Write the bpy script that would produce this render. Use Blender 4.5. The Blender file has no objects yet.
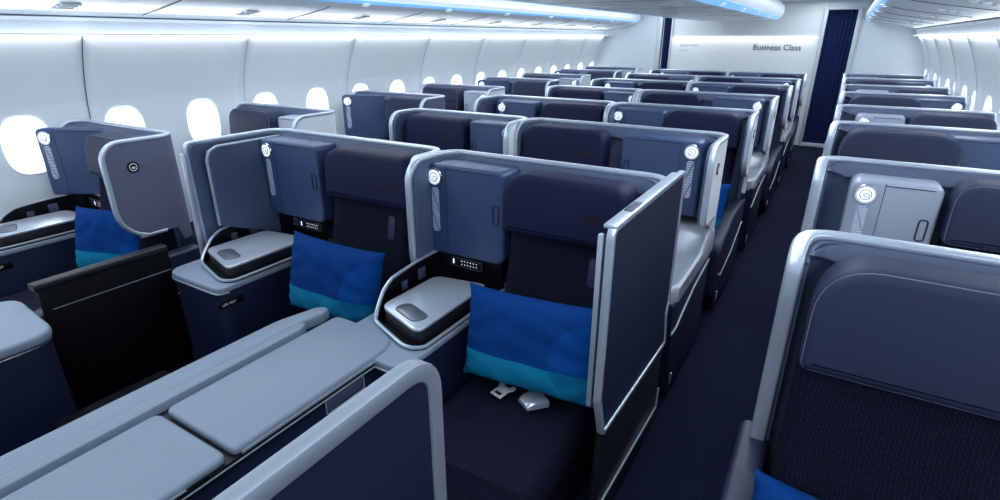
import bpy, bmesh, math, random
from mathutils import Vector, Matrix
random.seed(4)
PI = math.pi
sc = bpy.context.scene
C = sc.collection

# ---------------------------------------------------------------- camera
CAM_H = 1.70
F_PX = 537.0
PITCH = math.atan(213 / F_PX)
YAW = math.atan(349 / (F_PX * math.cos(PITCH) + 213 * math.sin(PITCH)))
cam = bpy.data.cameras.new('camera')
cam.sensor_width = 36.0
cam.lens = 36.0 * F_PX / 1000.0
cam.clip_start = 0.02
cam_o = bpy.data.objects.new('camera', cam)
cam_o.location = (0, 0, CAM_H)
cam_o.rotation_euler = (PI / 2 - PITCH, 0, YAW)
C.objects.link(cam_o)
sc.camera = cam_o

# ---------------------------------------------------------------- world, exposure
w = bpy.data.worlds.new('daylight'); sc.world = w; w.use_nodes = True
w.node_tree.nodes['Background'].inputs[0].default_value = (0.88, 0.94, 1.0, 1)
w.node_tree.nodes['Background'].inputs[1].default_value = 3.2
sc.view_settings.view_transform = 'Standard'
sc.view_settings.look = 'None'
sc.view_settings.exposure = 0.75
sc.view_settings.gamma = 1.0
sc.view_settings.use_curve_mapping = False
sc.cycles.max_bounces = 8
sc.cycles.diffuse_bounces = 5
sc.cycles.sample_clamp_indirect = 6.0

XC = -1.57            # centre line of the cabin
Y0, Y1 = -1.6, 10.4   # cabin length that is built
XL, XR = -4.10, 1.06  # side walls at window height

def area(name, loc, rot, sx, sy, power, col, spread=PI):
    d = bpy.data.lights.new(name, 'AREA'); d.shape = 'RECTANGLE'
    d.size = sx; d.size_y = sy; d.energy = power; d.color = col; d.spread = spread
    o = bpy.data.objects.new(name, d); o.location = loc; o.rotation_euler = rot
    C.objects.link(o); return o
# fluorescent troughs in the ceiling over the two aisles
for s, x in ((-1, -2.78), (1, -0.36)):
    area('aisle_ceiling_light', (x, 4.4, 2.215), (0, 0, 0), 0.50, 11.6, 62, (0.82, 0.93, 1.0))
# cove lights washing down the two side walls
area('cove_light', (-3.872, 4.4, 1.710), (0, math.radians(14), 0), 0.02, 11.6, 9, (0.93, 0.97, 1.0))
area('cove_light', (0.835, 4.4, 1.710), (0, math.radians(-14), 0), 0.02, 11.6, 12, (0.93, 0.97, 1.0))
# added fill lights shining inwards, standing in for bounce on the bin undersides
area('bin_fill_light', (-3.86, 4.4, 1.775), (0, math.radians(-70), 0), 0.03, 11.6, 11, (0.86, 0.94, 1.0))
area('bin_fill_light', (0.80, 4.4, 1.775), (0, math.radians(70), 0), 0.03, 11.6, 11, (0.86, 0.94, 1.0))
# strip washing down the bulkhead
area('bulkhead_wash_light', (XC, 10.33, 1.70), (math.radians(22), 0, 0), 2.2, 0.03, 1.2, (1.0, 0.98, 0.94))

# ---------------------------------------------------------------- materials
def lin(c):
    return tuple(((v / 255) / 12.92 if v / 255 <= 0.04045 else ((v / 255 + 0.055) / 1.055) ** 2.4) for v in c) + (1,)
def mat(name, rgb, rough=0.5, metal=0.0, spec=0.5, coat=0.0, sheen=0.0, bump=None, vary=None, emit=None):
    m = bpy.data.materials.new(name); m.use_nodes = True
    nt = m.node_tree; b = nt.nodes['Principled BSDF']
    b.inputs['Base Color'].default_value = lin(rgb)
    b.inputs['Roughness'].default_value = rough
    b.inputs['Metallic'].default_value = metal
    b.inputs['Specular IOR Level'].default_value = spec
    b.inputs['Coat Weight'].default_value = coat
    b.inputs['Sheen Weight'].default_value = sheen
    tc = nt.nodes.new('ShaderNodeTexCoord')
    if vary:   # gentle mottling of the base colour: (scale, amount)
        n = nt.nodes.new('ShaderNodeTexNoise'); n.inputs['Scale'].default_value = vary[0]
        n.inputs['Detail'].default_value = 3
        nt.links.new(tc.outputs['Object'], n.inputs['Vector'])
        r = nt.nodes.new('ShaderNodeValToRGB')
        c = lin(rgb); k = vary[1]
        r.color_ramp.elements[0].position = 0.3; r.color_ramp.elements[1].position = 0.7
        r.color_ramp.elements[0].color = (c[0] * (1 - k), c[1] * (1 - k), c[2] * (1 - k), 1)
        r.color_ramp.elements[1].color = (c[0] * (1 + k), c[1] * (1 + k), c[2] * (1 + k), 1)
        nt.links.new(n.outputs['Fac'], r.inputs['Fac']); nt.links.new(r.outputs['Color'], b.inputs['Base Color'])
    if bump:   # (scale, strength)
        n = nt.nodes.new('ShaderNodeTexNoise'); n.inputs['Scale'].default_value = bump[0]
        nt.links.new(tc.outputs['Object'], n.inputs['Vector'])
        u = nt.nodes.new('ShaderNodeBump'); u.inputs['Strength'].default_value = bump[1]; u.inputs['Distance'].default_value = 0.002
        nt.links.new(n.outputs['Fac'], u.inputs['Height']); nt.links.new(u.outputs['Normal'], b.inputs['Normal'])
    if emit:
        b.inputs['Emission Color'].default_value = lin(emit[0]); b.inputs['Emission Strength'].default_value = emit[1]
    return m

def weave(name, dark, light, scale, amt=0.5, rough=0.85, kind='dots', sheen=0.0):
    """woven fabric with a fine repeated pattern of lighter threads"""
    m = mat(name, dark, rough, spec=0.2, sheen=sheen)
    nt = m.node_tree; b = nt.nodes['Principled BSDF']
    b.inputs['Sheen Tint'].default_value = lin((120, 140, 200))
    tc = nt.nodes.new('ShaderNodeTexCoord')
    mp = nt.nodes.new('ShaderNodeMapping'); nt.links.new(tc.outputs['Object'], mp.inputs['Vector'])
    if kind == 'dots':
        v = nt.nodes.new('ShaderNodeTexVoronoi'); v.inputs['Scale'].default_value = scale
        v.inputs['Randomness'].default_value = 0.25
        mp.inputs['Rotation'].default_value = (0.5, 0.3, 0.78)
        nt.links.new(mp.outputs['Vector'], v.inputs['Vector']); src = v.outputs['Distance']
        lo, hi = 0.15, 0.5
    else:
        v = nt.nodes.new('ShaderNodeTexWave'); v.bands_direction = 'X'
        v.inputs['Scale'].default_value = scale; v.inputs['Distortion'].default_value = 1.5
        v.inputs['Detail Scale'].default_value = 8
        nt.links.new(mp.outputs['Vector'], v.inputs['Vector']); src = v.outputs['Fac']
        lo, hi = 0.55, 1.0
    r = nt.nodes.new('ShaderNodeValToRGB')
    r.color_ramp.elements[0].position = lo; r.color_ramp.elements[1].position = hi
    d, l = lin(dark), lin(light)
    if kind == 'dots': r.color_ramp.elements[0].color = l; r.color_ramp.elements[1].color = d
    else: r.color_ramp.elements[0].color = d; r.color_ramp.elements[1].color = l
    nt.links.new(src, r.inputs['Fac']); nt.links.new(r.outputs['Color'], b.inputs['Base Color'])
    u = nt.nodes.new('ShaderNodeBump'); u.inputs['Strength'].default_value = 0.35; u.inputs['Distance'].default_value = 0.002
    nt.links.new(src, u.inputs['Height']); nt.links.new(u.outputs['Normal'], b.inputs['Normal'])
    return m

M = {}
M['wall'] = mat('wall_panel_white', (214, 220, 226), 0.55, bump=(300, 0.05))
M['bin'] = mat('bin_plastic_white', (228, 234, 240), 0.38)
M['ceil'] = mat('ceiling_white', (222, 227, 232), 0.5)
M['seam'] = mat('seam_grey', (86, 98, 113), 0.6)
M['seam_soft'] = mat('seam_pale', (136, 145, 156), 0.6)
M['bulk'] = mat('bulkhead_laminate', (212, 216, 220), 0.45, vary=(40, 0.02))
M['bulk_grey'] = mat('bulkhead_grey', (196, 204, 212), 0.45)
M['jamb'] = mat('door_frame_grey', (176, 183, 190), 0.35)
M['reveal'] = mat('window_reveal', (225, 232, 240), 0.5)
M['curtain'] = weave('curtain_navy', (14, 26, 66), (36, 52, 104), 60, kind='wave', rough=0.8)
M['carpet'] = weave('carpet_navy', (1, 5, 22), (10, 20, 60), 26, kind='wave', rough=0.95)
M['strip'] = mat('light_strip', (120, 160, 200), 0.4, emit=((112, 176, 244), 0.52))
M['glow'] = mat('cove_lens', (240, 245, 250), 0.4, emit=((235, 245, 255), 0.8))
M['silver'] = mat('satin_silver_trim', (184, 194, 208), 0.32, metal=0.55, coat=0.2)
M['chrome'] = mat('chrome', (210, 215, 225), 0.15, metal=1.0)
M['liner'] = mat('slate_blue_liner', (72, 83, 110), 0.50, bump=(500, 0.08))
M['locker'] = mat('locker_blue', (47, 65, 101), 0.42, bump=(600, 0.06))
M['locker_pale'] = mat('locker_pale_silver', (159, 167, 185), 0.35, metal=0.25)
M['shell'] = mat('shell_outer_light', (232, 234, 238), 0.45)
M['shell_lilac'] = mat('shell_outer_lilac', (90, 94, 116), 0.6, bump=(500, 0.08))
M['navy'] = mat('navy_plastic', (18, 26, 54), 0.5, bump=(500, 0.06))
M['navy_dk'] = mat('dark_navy_plastic', (11, 12, 25), 0.5)
M['pocket'] = mat('pocket_navy', (31, 34, 63), 0.6)
M['black'] = mat('black_plastic', (4, 5, 11), 0.5, spec=0.2)
M['line'] = mat('dark_joint', (14, 20, 42), 0.6)
M['greytop'] = mat('blue_grey_top', (124, 137, 154), 0.5, bump=(400, 0.04))
M['greydk'] = mat('mid_grey_panel', (63, 71, 94), 0.4)
M['alu'] = mat('brushed_aluminium', (196, 204, 218), 0.30, metal=0.6, bump=(60, 0.05))
M['satin'] = mat('satin_pale_top', (159, 165, 176), 0.3, metal=0.3, bump=(200, 0.05))
M['frame'] = mat('frame_satin', (142, 150, 163), 0.42, metal=0.4)
M['alu2'] = mat('button_aluminium', (136, 141, 152), 0.35, metal=0.8)
M['leather'] = mat('headrest_leather', (14, 20, 54), 0.6, spec=0.2, bump=(250, 0.12))
M['leather_side'] = mat('headrest_leather_paler', (36, 43, 68), 0.6, spec=0.25, bump=(250, 0.12))  # paler than the centre headrests, for the two window columns
M['fabric'] = weave('seat_fabric', (2, 4, 18), (15, 23, 64), 150)
M['piping'] = mat('piping', (109, 110, 132), 0.6)
M['white'] = mat('printed_white', (225, 228, 232), 0.5)
M['ink'] = mat('printed_dark', (2, 2, 7), 0.5)
M['ink_grey'] = mat('printed_grey', (65, 72, 83), 0.5)
M['ink_pale'] = mat('printed_pale_grey', (152, 158, 167), 0.5)
M['lens'] = mat('lamp_lens', (225, 232, 240), 0.2, emit=((225, 236, 255), 0.55))
M['led'] = mat('led', (220, 230, 255), 0.3, emit=((220, 230, 255), 0.8))
M['tongue'] = mat('belt_metal', (205, 210, 220), 0.35, metal=0.4)
M['grille'] = mat('grille_silver', (205, 214, 230), 0.35, metal=0.1)

# cushion with a broad lighter band along the bottom and a large circular motif
def pillow_mat():
    m = mat('pillow_cotton', (4, 56, 136), 0.85, spec=0.12, bump=(90, 0.15))
    nt = m.node_tree; b = nt.nodes['Principled BSDF']
    tc = nt.nodes.new('ShaderNodeTexCoord'); sx = nt.nodes.new('ShaderNodeSeparateXYZ')
    nt.links.new(tc.outputs['Object'], sx.inputs[0])
    def math_(op, a, bb):
        n = nt.nodes.new('ShaderNodeMath'); n.operation = op
        for i, v in ((0, a), (1, bb)):
            if isinstance(v, (int, float)): n.inputs[i].default_value = v
            else: nt.links.new(v, n.inputs[i])
        return n.outputs[0]
    band = math_('LESS_THAN', sx.outputs['Z'], -0.055)
    dx = math_('SUBTRACT', sx.outputs['X'], 0.235); dz = math_('SUBTRACT', sx.outputs['Z'], -0.02)
    rr = math_('ADD', math_('MULTIPLY', dx, dx), math_('MULTIPLY', dz, dz))
    circ = math_('LESS_THAN', rr, 0.0205)
    def mix(f, a, bb):
        n = nt.nodes.new('ShaderNodeMix'); n.data_type = 'RGBA'
        nt.links.new(f, n.inputs[0])
        for i, v in ((6, a), (7, bb)):
            if isinstance(v, tuple): n.inputs[i].default_value = v
            else: nt.links.new(v, n.inputs[i])
        return n.outputs[2]
    top = mix(circ, lin((0, 50, 112)), lin((0, 60, 130)))
    bot = mix(circ, lin((10, 110, 148)), lin((6, 96, 138)))
    nt.links.new(mix(band, top, bot), b.inputs['Base Color'])
    return m
M['pillow'] = pillow_mat()

def pane_mat():
    m = bpy.data.materials.new('window_pane'); m.use_nodes = True; nt = m.node_tree
    nt.nodes.clear()
    o = nt.nodes.new('ShaderNodeOutputMaterial'); t = nt.nodes.new('ShaderNodeBsdfTransparent')
    g = nt.nodes.new('ShaderNodeBsdfGlossy'); g.inputs['Roughness'].default_value = 0.05
    x = nt.nodes.new('ShaderNodeMixShader'); x.inputs[0].default_value = 0.06
    t.inputs[0].default_value = (0.97, 0.98, 1, 1)
    nt.links.new(t.outputs[0], x.inputs[1]); nt.links.new(g.outputs[0], x.inputs[2]); nt.links.new(x.outputs[0], o.inputs[0])
    return m
M['pane'] = pane_mat()

# ---------------------------------------------------------------- mesh helpers
def cap(bm, loop):
    try: bm.faces.new(loop)
    except ValueError: pass
def add_box(bm, x0, x1, y0, y1, z0, z1, bev=0.0, seg=2):
    t = bmesh.new(); bmesh.ops.create_cube(t, size=1)
    for v in t.verts:
        v.co = Vector(((x0 + x1) / 2 + v.co.x * (x1 - x0), (y0 + y1) / 2 + v.co.y * (y1 - y0), (z0 + z1) / 2 + v.co.z * (z1 - z0)))
    if bev > 0: bmesh.ops.bevel(t, geom=t.edges[:] , offset=bev, segments=seg, affect='EDGES', profile=0.5)
    merge(bm, t)
def merge(bm, t, mtx=None):
    mp = {}
    for v in t.verts: mp[v] = bm.verts.new(mtx @ v.co if mtx else v.co)
    for f in t.faces:
        try: bm.faces.new([mp[v] for v in f.verts])
        except ValueError: pass
    t.free()
def rpoly(pts, r, seg=5):
    """round the corners of a 2-D polygon; r one radius or one per corner"""
    out = []; n = len(pts)
    rs = r if isinstance(r, (list, tuple)) else [r] * n
    for i in range(n):
        p = Vector(pts[i]); a = Vector(pts[i - 1]); b = Vector(pts[(i + 1) % n]); rr = rs[i]
        if rr <= 0: out.append(tuple(p)); continue
        da = (a - p); db = (b - p); la, lb = da.length, db.length; da /= la; db /= lb
        ang = math.acos(max(-1, min(1, da.dot(db))))
        d = min(rr / math.tan(ang / 2), la * 0.48, lb * 0.48)
        p0 = p + da * d; p1 = p + db * d
        for k in range(seg + 1):
            t = k / seg
            q = p0 * (1 - t) ** 2 + p * 2 * t * (1 - t) + p1 * t * t
            out.append((q.x, q.y))
    return out
def add_prism(bm, pts, a0, a1, axis='z', bev=0.0, seg=2):
    """extrude a 2-D polygon; axis z: (x,y), axis y: (x,z), axis x: (y,z)"""
    def P(p, a): return (p[0], p[1], a) if axis == 'z' else ((p[0], a, p[1]) if axis == 'y' else (a, p[0], p[1]))
    t = bmesh.new()
    lo = [t.verts.new(P(p, a0)) for p in pts]; hi = [t.verts.new(P(p, a1)) for p in pts]
    n = len(pts)
    f0 = t.faces.new(lo); f1 = t.faces.new(hi[::-1])
    for i in range(n): t.faces.new((lo[i], hi[i], hi[(i + 1) % n], lo[(i + 1) % n]))
    bmesh.ops.recalc_face_normals(t, faces=t.faces[:])
    if bev > 0:
        ed = [e for e in t.edges if (e.verts[0] in lo and e.verts[1] in lo) or (e.verts[0] in hi and e.verts[1] in hi)]
        bmesh.ops.bevel(t, geom=ed, offset=bev, segments=seg, affect='EDGES', profile=0.5)
    merge(bm, t)
def add_sweep(bm, path, prof, normals=None, closed=False, up=Vector((0, 0, 1)), caps=True, scales=None):
    """sweep a closed 2-D profile (a,b) along 3-D points: a runs along the normal, b along the binormal"""
    n = len(path); rings = []
    P = [Vector(p) for p in path]
    for i in range(n):
        if closed: t = P[(i + 1) % n] - P[i - 1]
        else: t = P[min(i + 1, n - 1)] - P[max(i - 1, 0)]
        t.normalize()
        nn = Vector(normals[i]) if normals else t.cross(up)
        if nn.length < 1e-5: nn = Vector((1, 0, 0))
        nn = (nn - t * nn.dot(t)).normalized(); b = t.cross(nn)
        k = scales[i] if scales else 1.0; rings.append([bm.verts.new(P[i] + nn * (a if a > 0 else a * k) + b * c * k) for a, c in prof])
    k = len(prof)
    for i in range(n if closed else n - 1):
        A, B = rings[i], rings[(i + 1) % n]
        for j in range(k):
            bm.faces.new((A[j], A[(j + 1) % k], B[(j + 1) % k], B[j]))
    if caps and not closed: bm.faces.new(rings[0][::-1]); bm.faces.new(rings[-1])
def circ(r, n=8): return [(r * math.cos(2 * PI * i / n), r * math.sin(2 * PI * i / n)) for i in range(n)]
def rrect(w, h, r, seg=3): return rpoly([(-w, -h), (w, -h), (w, h), (-w, h)], r, seg)
def add_disc(bm, c, r, d, axis='y', n=24, bev=0.0):
    add_prism(bm, [(c[0] + r * math.cos(2 * PI * i / n), c[1] + r * math.sin(2 * PI * i / n)) for i in range(n)], d[0], d[1], axis, bev)
def add_ring(bm, c3, r, tube, axis='y', n=28):
    pts = []
    for i in range(n):
        a = 2 * PI * i / n; u, v = r * math.cos(a), r * math.sin(a)
        pts.append((c3[0] + u, c3[1], c3[2] + v) if axis == 'y' else ((c3[0], c3[1] + u, c3[2] + v) if axis == 'x' else (c3[0] + u, c3[1] + v, c3[2])))
    up = Vector((0, 1, 0)) if axis == 'y' else (Vector((1, 0, 0)) if axis == 'x' else Vector((0, 0, 1)))
    add_sweep(bm, pts, circ(tube, 6), closed=True, up=up)
def add_slab(bm, fn, nu, nv, thick):
    """closed sheet: fn(u,v)->(front point, back point)"""
    A = [[None] * (nv + 1) for _ in range(nu + 1)]; B = [[None] * (nv + 1) for _ in range(nu + 1)]
    for i in range(nu + 1):
        for j in range(nv + 1):
            p, q = fn(i / nu, j / nv); A[i][j] = bm.verts.new(p); B[i][j] = bm.verts.new(q)
    for i in range(nu):
        for j in range(nv):
            bm.faces.new((A[i][j], A[i + 1][j], A[i + 1][j + 1], A[i][j + 1]))
            bm.faces.new((B[i][j], B[i][j + 1], B[i + 1][j + 1], B[i + 1][j]))
    for i in range(nu):
        bm.faces.new((A[i][0], B[i][0], B[i + 1][0], A[i + 1][0])); bm.faces.new((A[i][nv], A[i + 1][nv], B[i + 1][nv], B[i][nv]))
    for j in range(nv):
        bm.faces.new((A[0][j], A[0][j + 1], B[0][j + 1], B[0][j])); bm.faces.new((A[nu][j], B[nu][j], B[nu][j + 1], A[nu][j + 1]))

def obj(name, bm, material, parent=None, m=1, ang=35, loc=None):
    if m < 0:
        for v in bm.verts: v.co.x = -v.co.x
    bmesh.ops.recalc_face_normals(bm, faces=bm.faces[:])
    me = bpy.data.meshes.new(name); bm.to_mesh(me); bm.free()
    me.materials.append(M[material] if isinstance(material, str) else material)
    me.polygons.foreach_set('use_smooth', [True] * len(me.polygons))
    me.set_sharp_from_angle(angle=math.radians(ang))
    o = bpy.data.objects.new(name, me); C.objects.link(o)
    if parent: o.parent = parent
    if loc: o.location = loc
    return o
def tag(o, label, cat, group=None):
    o['label'] = label; o['category'] = cat
    if group: o['group'] = group
    return o
def thing(name, label, cat, loc=(0, 0, 0), group=None):
    o = bpy.data.objects.new(name, None); C.objects.link(o); o.location = loc; o.empty_display_size = 0.1
    return tag(o, label, cat, group)
def struct(name, bm, material, parent=None, ang=35):
    o = obj(name, bm, material, parent, ang=ang)
    if not parent: o['kind'] = 'structure'
    return o
def copy_tree(o, parent=None):
    c = o.copy(); C.objects.link(c)
    if parent: c.parent = parent
    for ch in o.children: copy_tree(ch, c)
    return c
_texts = {}
def text_mesh(s, size, depth=0.0006, bold=0.0):
    k = (s, size, bold)
    if k in _texts: return _texts[k]
    cu = bpy.data.curves.new('lettering', 'FONT'); cu.body = s; cu.size = size; cu.extrude = depth; cu.offset = bold
    cu.resolution_u = 3
    o = bpy.data.objects.new('lettering', cu); C.objects.link(o)
    dg = bpy.context.evaluated_depsgraph_get(); dg.update()
    me = bpy.data.meshes.new_from_object(o.evaluated_get(dg))
    bpy.data.objects.remove(o); _texts[k] = me
    return me
def text(name, s, size, material, loc, rot, parent=None, bold=0.0):
    me = text_mesh(s, size, bold=bold).copy(); me.materials.clear(); me.materials.append(M[material])
    o = bpy.data.objects.new(name, me); C.objects.link(o); o.location = loc; o.rotation_euler = rot
    if parent: o.parent = parent
    return o

# ================================================================ THE SETTING
# floor
bm = bmesh.new(); add_box(bm, XL - 0.1, XR + 0.1, Y0, Y1 + 0.9, -0.04, 0.0); struct('floor', bm, 'carpet')

# side walls: curved panels, each bay with its oval window opening
WP = 0.553           # window pitch
WY0 = 1.30           # first window centre seen
def wall_x(z, side):
    """distance of the side wall from the centre line"""
    if z >= 1.1: d = 2.53 - 0.20 * ((z - 1.1) / 0.62) ** 1.9
    else: d = 2.53
    if side > 0: d += 0.09
    return XC + side * d
def wall_pt(y, z, side, off=0.0):
    k = (y - (WY0 + WP * 0.5 + 0.07)) / (2 * WP); fr = k - math.floor(k)
    ridge = 0.030 * math.exp(-(min(fr, 1 - fr) / 0.055) ** 2)     # rib where two panels meet
    return Vector((wall_x(z, side) - side * (ridge + off), y, z))
NW = 40
def oval(a, b, k, n=NW):
    t = 2 * PI * k / n
    c, s = math.cos(t), math.sin(t); e = 2 / 2.7
    return (a * abs(c) ** e * (1 if c > 0 else -1), b * abs(s) ** e * (1 if s > 0 else -1))
WZ = 1.095
n0 = math.ceil((Y0 - WY0) / WP); n1 = math.floor((Y1 - WY0) / WP - 0.3)
for side, nm in ((-1, 'left'), (1, 'right')):
    bm = bmesh.new()
    zs_hi = [1.325, 1.42, 1.5, 1.58, 1.65, 1.72]; zs_lo = [0.0, 0.3, 0.6, 0.865]
    def grid(ys, zs):
        g = [[bm.verts.new(wall_pt(y, z, side)) for z in zs] for y in ys]
        for i in range(len(ys) - 1):
            for j in range(len(zs) - 1): bm.faces.new((g[i][j], g[i + 1][j], g[i + 1][j + 1], g[i][j + 1]))
    yend = [Y0] + [WY0 + WP * (k - 0.5) for k in range(n0, n1 + 2)] + [Y1]
    for k in range(n0, n1 + 1):
        yc = WY0 + WP * k; ya, yb = yc - WP / 2, yc + WP / 2
        ys = [yc + WP / 2 * math.tan(math.radians(45 - 9 * i)) for i in range(10, -1, -1)]
        grid(ys, zs_hi); grid(ys, zs_lo)
        # ring between the bay rectangle and the oval opening
        rings = []
        for q in range(6):
            f = q / 5; ring = []
            for i in range(NW):
                u, v = oval(0.126, 0.172, i)
                t = 2 * PI * i / NW; c, s_ = math.cos(t), math.sin(t); d = max(abs(c), abs(s_))
                ru, rv = c / d * WP / 2, s_ / d * 0.23
                ring.append(bm.verts.new(wall_pt(yc + u + (ru - u) * f, WZ + v + (rv - v) * f, side)))
            rings.append(ring)
        for q in range(5):
            for i in range(NW):
                j = (i + 1) % NW
                bm.faces.new((rings[q][i], rings[q][j], rings[q + 1][j], rings[q + 1][i]))
    for a, b in ((Y0, WY0 + WP * (n0 - 0.5)), (WY0 + WP * (n1 + 0.5), Y1)):
        grid([a + (b - a) * i / 6 for i in range(7)], [0, .3, .6, .865, 1.1, 1.325, 1.42, 1.5, 1.58, 1.65, 1.72])
    struct('wall_' + nm, bm, 'wall', ang=50)
    # joints between panels: thin dark line on the ridge
    k = math.floor((Y0 - WY0) / (2 * WP)); jn = 1
    yj = WY0 + WP * 0.5 + 0.07 + 2 * WP * k
    while yj < Y1:
        if yj > Y0 + 0.05:
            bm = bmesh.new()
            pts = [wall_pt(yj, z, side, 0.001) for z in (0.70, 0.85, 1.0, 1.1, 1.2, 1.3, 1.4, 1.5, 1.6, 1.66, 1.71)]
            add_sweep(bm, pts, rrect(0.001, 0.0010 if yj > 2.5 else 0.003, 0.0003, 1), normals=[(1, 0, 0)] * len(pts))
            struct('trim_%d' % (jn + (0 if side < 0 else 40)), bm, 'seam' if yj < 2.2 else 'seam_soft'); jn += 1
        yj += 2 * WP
# windows
wn = 1
for side in (-1, 1):
    for k in range(n0, n1 + 1):
        yc = WY0 + WP * k
        bm = bmesh.new(); R = []
        spec = [(0.132, 0.178, -0.004), (0.126, 0.172, -0.008), (0.121, 0.167, 0.004), (0.114, 0.160, 0.035), (0.110, 0.156, 0.040)]
        for a, b, d in spec:
            ring = []
            for i in range(NW):
                u, v = oval(a, b, i)
                p = wall_pt(yc + u, WZ + v, side)
                ring.append(bm.verts.new(p + Vector((side * d, 0, 0))))
            R.append(ring)
        for q in range(len(R) - 1):
            for i in range(NW):
                j = (i + 1) % NW; bm.faces.new((R[q][i], R[q][j], R[q + 1][j], R[q + 1][i]))
        f = struct('window_%d' % wn, bm, 'reveal'); wn += 1
        bm = bmesh.new()
        pts = [(yc + oval(0.117, 0.163, i)[0], WZ + oval(0.117, 0.163, i)[1]) for i in range(NW)]
        xw = wall_x(WZ, side) + side * 0.037
        add_prism(bm, pts, xw, xw + side * 0.004, 'x')
        obj('pane', bm, 'pane', f)

# overhead bins: left, centre, right, and the ceiling over the aisles
def bin_profile(side):
    P = [(2.40, 1.722), (2.385, 1.79), (2.36, 1.815), (2.30, 1.832), (2.05, 1.868), (1.86, 1.900), (1.80, 1.918)]
    Q = [(1.735, 1.965), (1.72, 2.00), (1.73, 2.06), (1.77, 2.13), (1.84, 2.20), (1.90, 2.24), (2.6, 2.24), (2.6, 1.722)]
    return [(XC + side * a, z) for a, z in P + Q]
for side, nm in ((-1, 'left'), (1, 'right')):
    bm = bmesh.new()
    add_prism(bm, bin_profile(side), Y0, Y1 - 0.01, 'y')
    b = tag(obj('overhead_bin', bm, 'bin', ang=28), 'long white overhead bin running above the windows of the %s side wall' % nm, 'overhead bin')
    # lit blue strip along the lip
    bm = bmesh.new()
    e = 0.0025
    pr = [(XC + side * (1.762 - e), 1.942), (XC + side * (1.733 - e), 1.963), (XC + side * (1.738 + e), 1.972), (XC + side * (1.762 + e), 1.952)]
    add_prism(bm, pr, Y0, Y1 - 0.05, 'y'); obj('light_strip', bm, 'strip', b)
    # cove lens above the wall panels
    bm = bmesh.new()
    add_prism(bm, [(XC + side * 2.372, 1.712), (XC + side * 2.398, 1.712), (XC + side * 2.398, 1.722), (XC + side * 2.372, 1.722)], Y0, Y1 - 0.05, 'y')
    obj('cove_lens', bm, 'glow', b)
    # rail line where the bin meets the service channel
    bm = bmesh.new()
    add_prism(bm, [(XC + side * 2.352, 1.812), (XC + side * 2.36, 1.808), (XC + side * 2.366, 1.812), (XC + side * 2.36, 1.818)], Y0, Y1 - 0.05, 'y')
    obj('channel_joint', bm, 'seam', b)
    # bin door joints and passenger service units on the underside
    for i, y in enumerate([-0.2 + 1.106 * k for k in range(10)]):
        bm = bmesh.new()
        pts = [(XC + side * a, y, z) for a, z in ((2.30, 1.829), (2.05, 1.865), (1.86, 1.897), (1.80, 1.914))]
        add_sweep(bm, pts, rrect(0.003, 0.002, 0.0005, 1), normals=[(0, 1, 0)] * 4); obj('joint_line', bm, 'seam', b)
        bm = bmesh.new(); yy = y + 0.62
        for t in range(3):
            a = 2.17 - t * 0.055
            add_box(bm, XC + side * a - 0.02, XC + side * a + 0.02, yy - 0.05, yy + 0.05, 1.842 + t * 0.008, 1.856 + t * 0.008, 0.006)
        obj('service_unit', bm, 'white', b)
# reading spots on the lit strip
for side, nm in ((-1, 'left'), (1, 'right')):
    for k in range(7 if side < 0 else 5):
        y = (3.46 if side < 0 else 5.67) + 1.106 * k
        t = thing('spotlight', 'round chrome spotlight on lit strip of the %s overhead bin, %s from camera' % (nm, ['first', 'second', 'third', 'fourth', 'fifth', 'sixth', 'seventh', 'eighth', 'ninth'][k]), 'spotlight', (XC + side * 1.772, y, 1.943), 'spotlights on the %s bin' % nm)
        bm = bmesh.new(); add_disc(bm, (0, 0), 0.040, (-0.012, 0.004), 'z', 20, 0.004); obj('rim', bm, 'silver', t)
        bm = bmesh.new(); add_disc(bm, (0, 0), 0.024, (-0.016, -0.011), 'z', 16); obj('lamp_lens', bm, 'lens', t)
# centre bins
bm = bmesh.new()
hw = 0.63
prof = [(-hw + 0.06, 1.945), (hw - 0.06, 1.945), (hw, 1.985), (hw + 0.03, 2.05), (hw + 0.02, 2.14), (hw - 0.08, 2.24), (-hw + 0.08, 2.24), (-hw - 0.02, 2.14), (-hw - 0.03, 2.05), (-hw, 1.985)]
rings = []
for y, s, dz in ((Y0, 1, 0), (9.75, 1, 0), (9.95, 0.985, .006), (10.1, 0.93, .025), (10.2, 0.82, .06), (10.24, 0.70, .10)):
    rings.append([bm.verts.new((XC + x * s, y, max(z, 1.945 + dz) )) for x, z in prof])
for a, b_ in zip(rings[:-1], rings[1:]):
    for j in range(len(prof)): bm.faces.new((a[j], a[(j + 1) % len(prof)], b_[(j + 1) % len(prof)], b_[j]))
bm.faces.new(rings[0]); bm.faces.new(rings[-1])
cb = tag(obj('overhead_bin', bm, 'bin', ang=40), 'white overhead bin hanging along the middle of the cabin ceiling', 'overhead bin')
for s in (-1, 1):
    bm = bmesh.new(); e = 0.003
    add_prism(bm, [(XC + s * (hw - 0.062), 1.945 - e), (XC + s * (hw + e), 1.985 - e), (XC + s * (hw - 0.005), 1.992), (XC + s * (hw - 0.066), 1.952)], Y0, 9.75, 'y')
    obj('light_strip', bm, 'strip', cb)
for k in range(10):
    y = -0.2 + 1.106 * k
    bm = bmesh.new(); add_box(bm, XC - hw + 0.07, XC + hw - 0.07, y - 0.0025, y + 0.0025, 1.9435, 1.9455); obj('joint_line', bm, 'seam', cb)
    if 0 < y < 9:
        for s in (-1, 1):
            bm = bmesh.new(); add_box(bm, XC + s * 0.3 - 0.10, XC + s * 0.3 + 0.10, y + 0.5, y + 0.56, 1.938, 1.947, 0.003); obj('service_unit', bm, 'white', cb)
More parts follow.
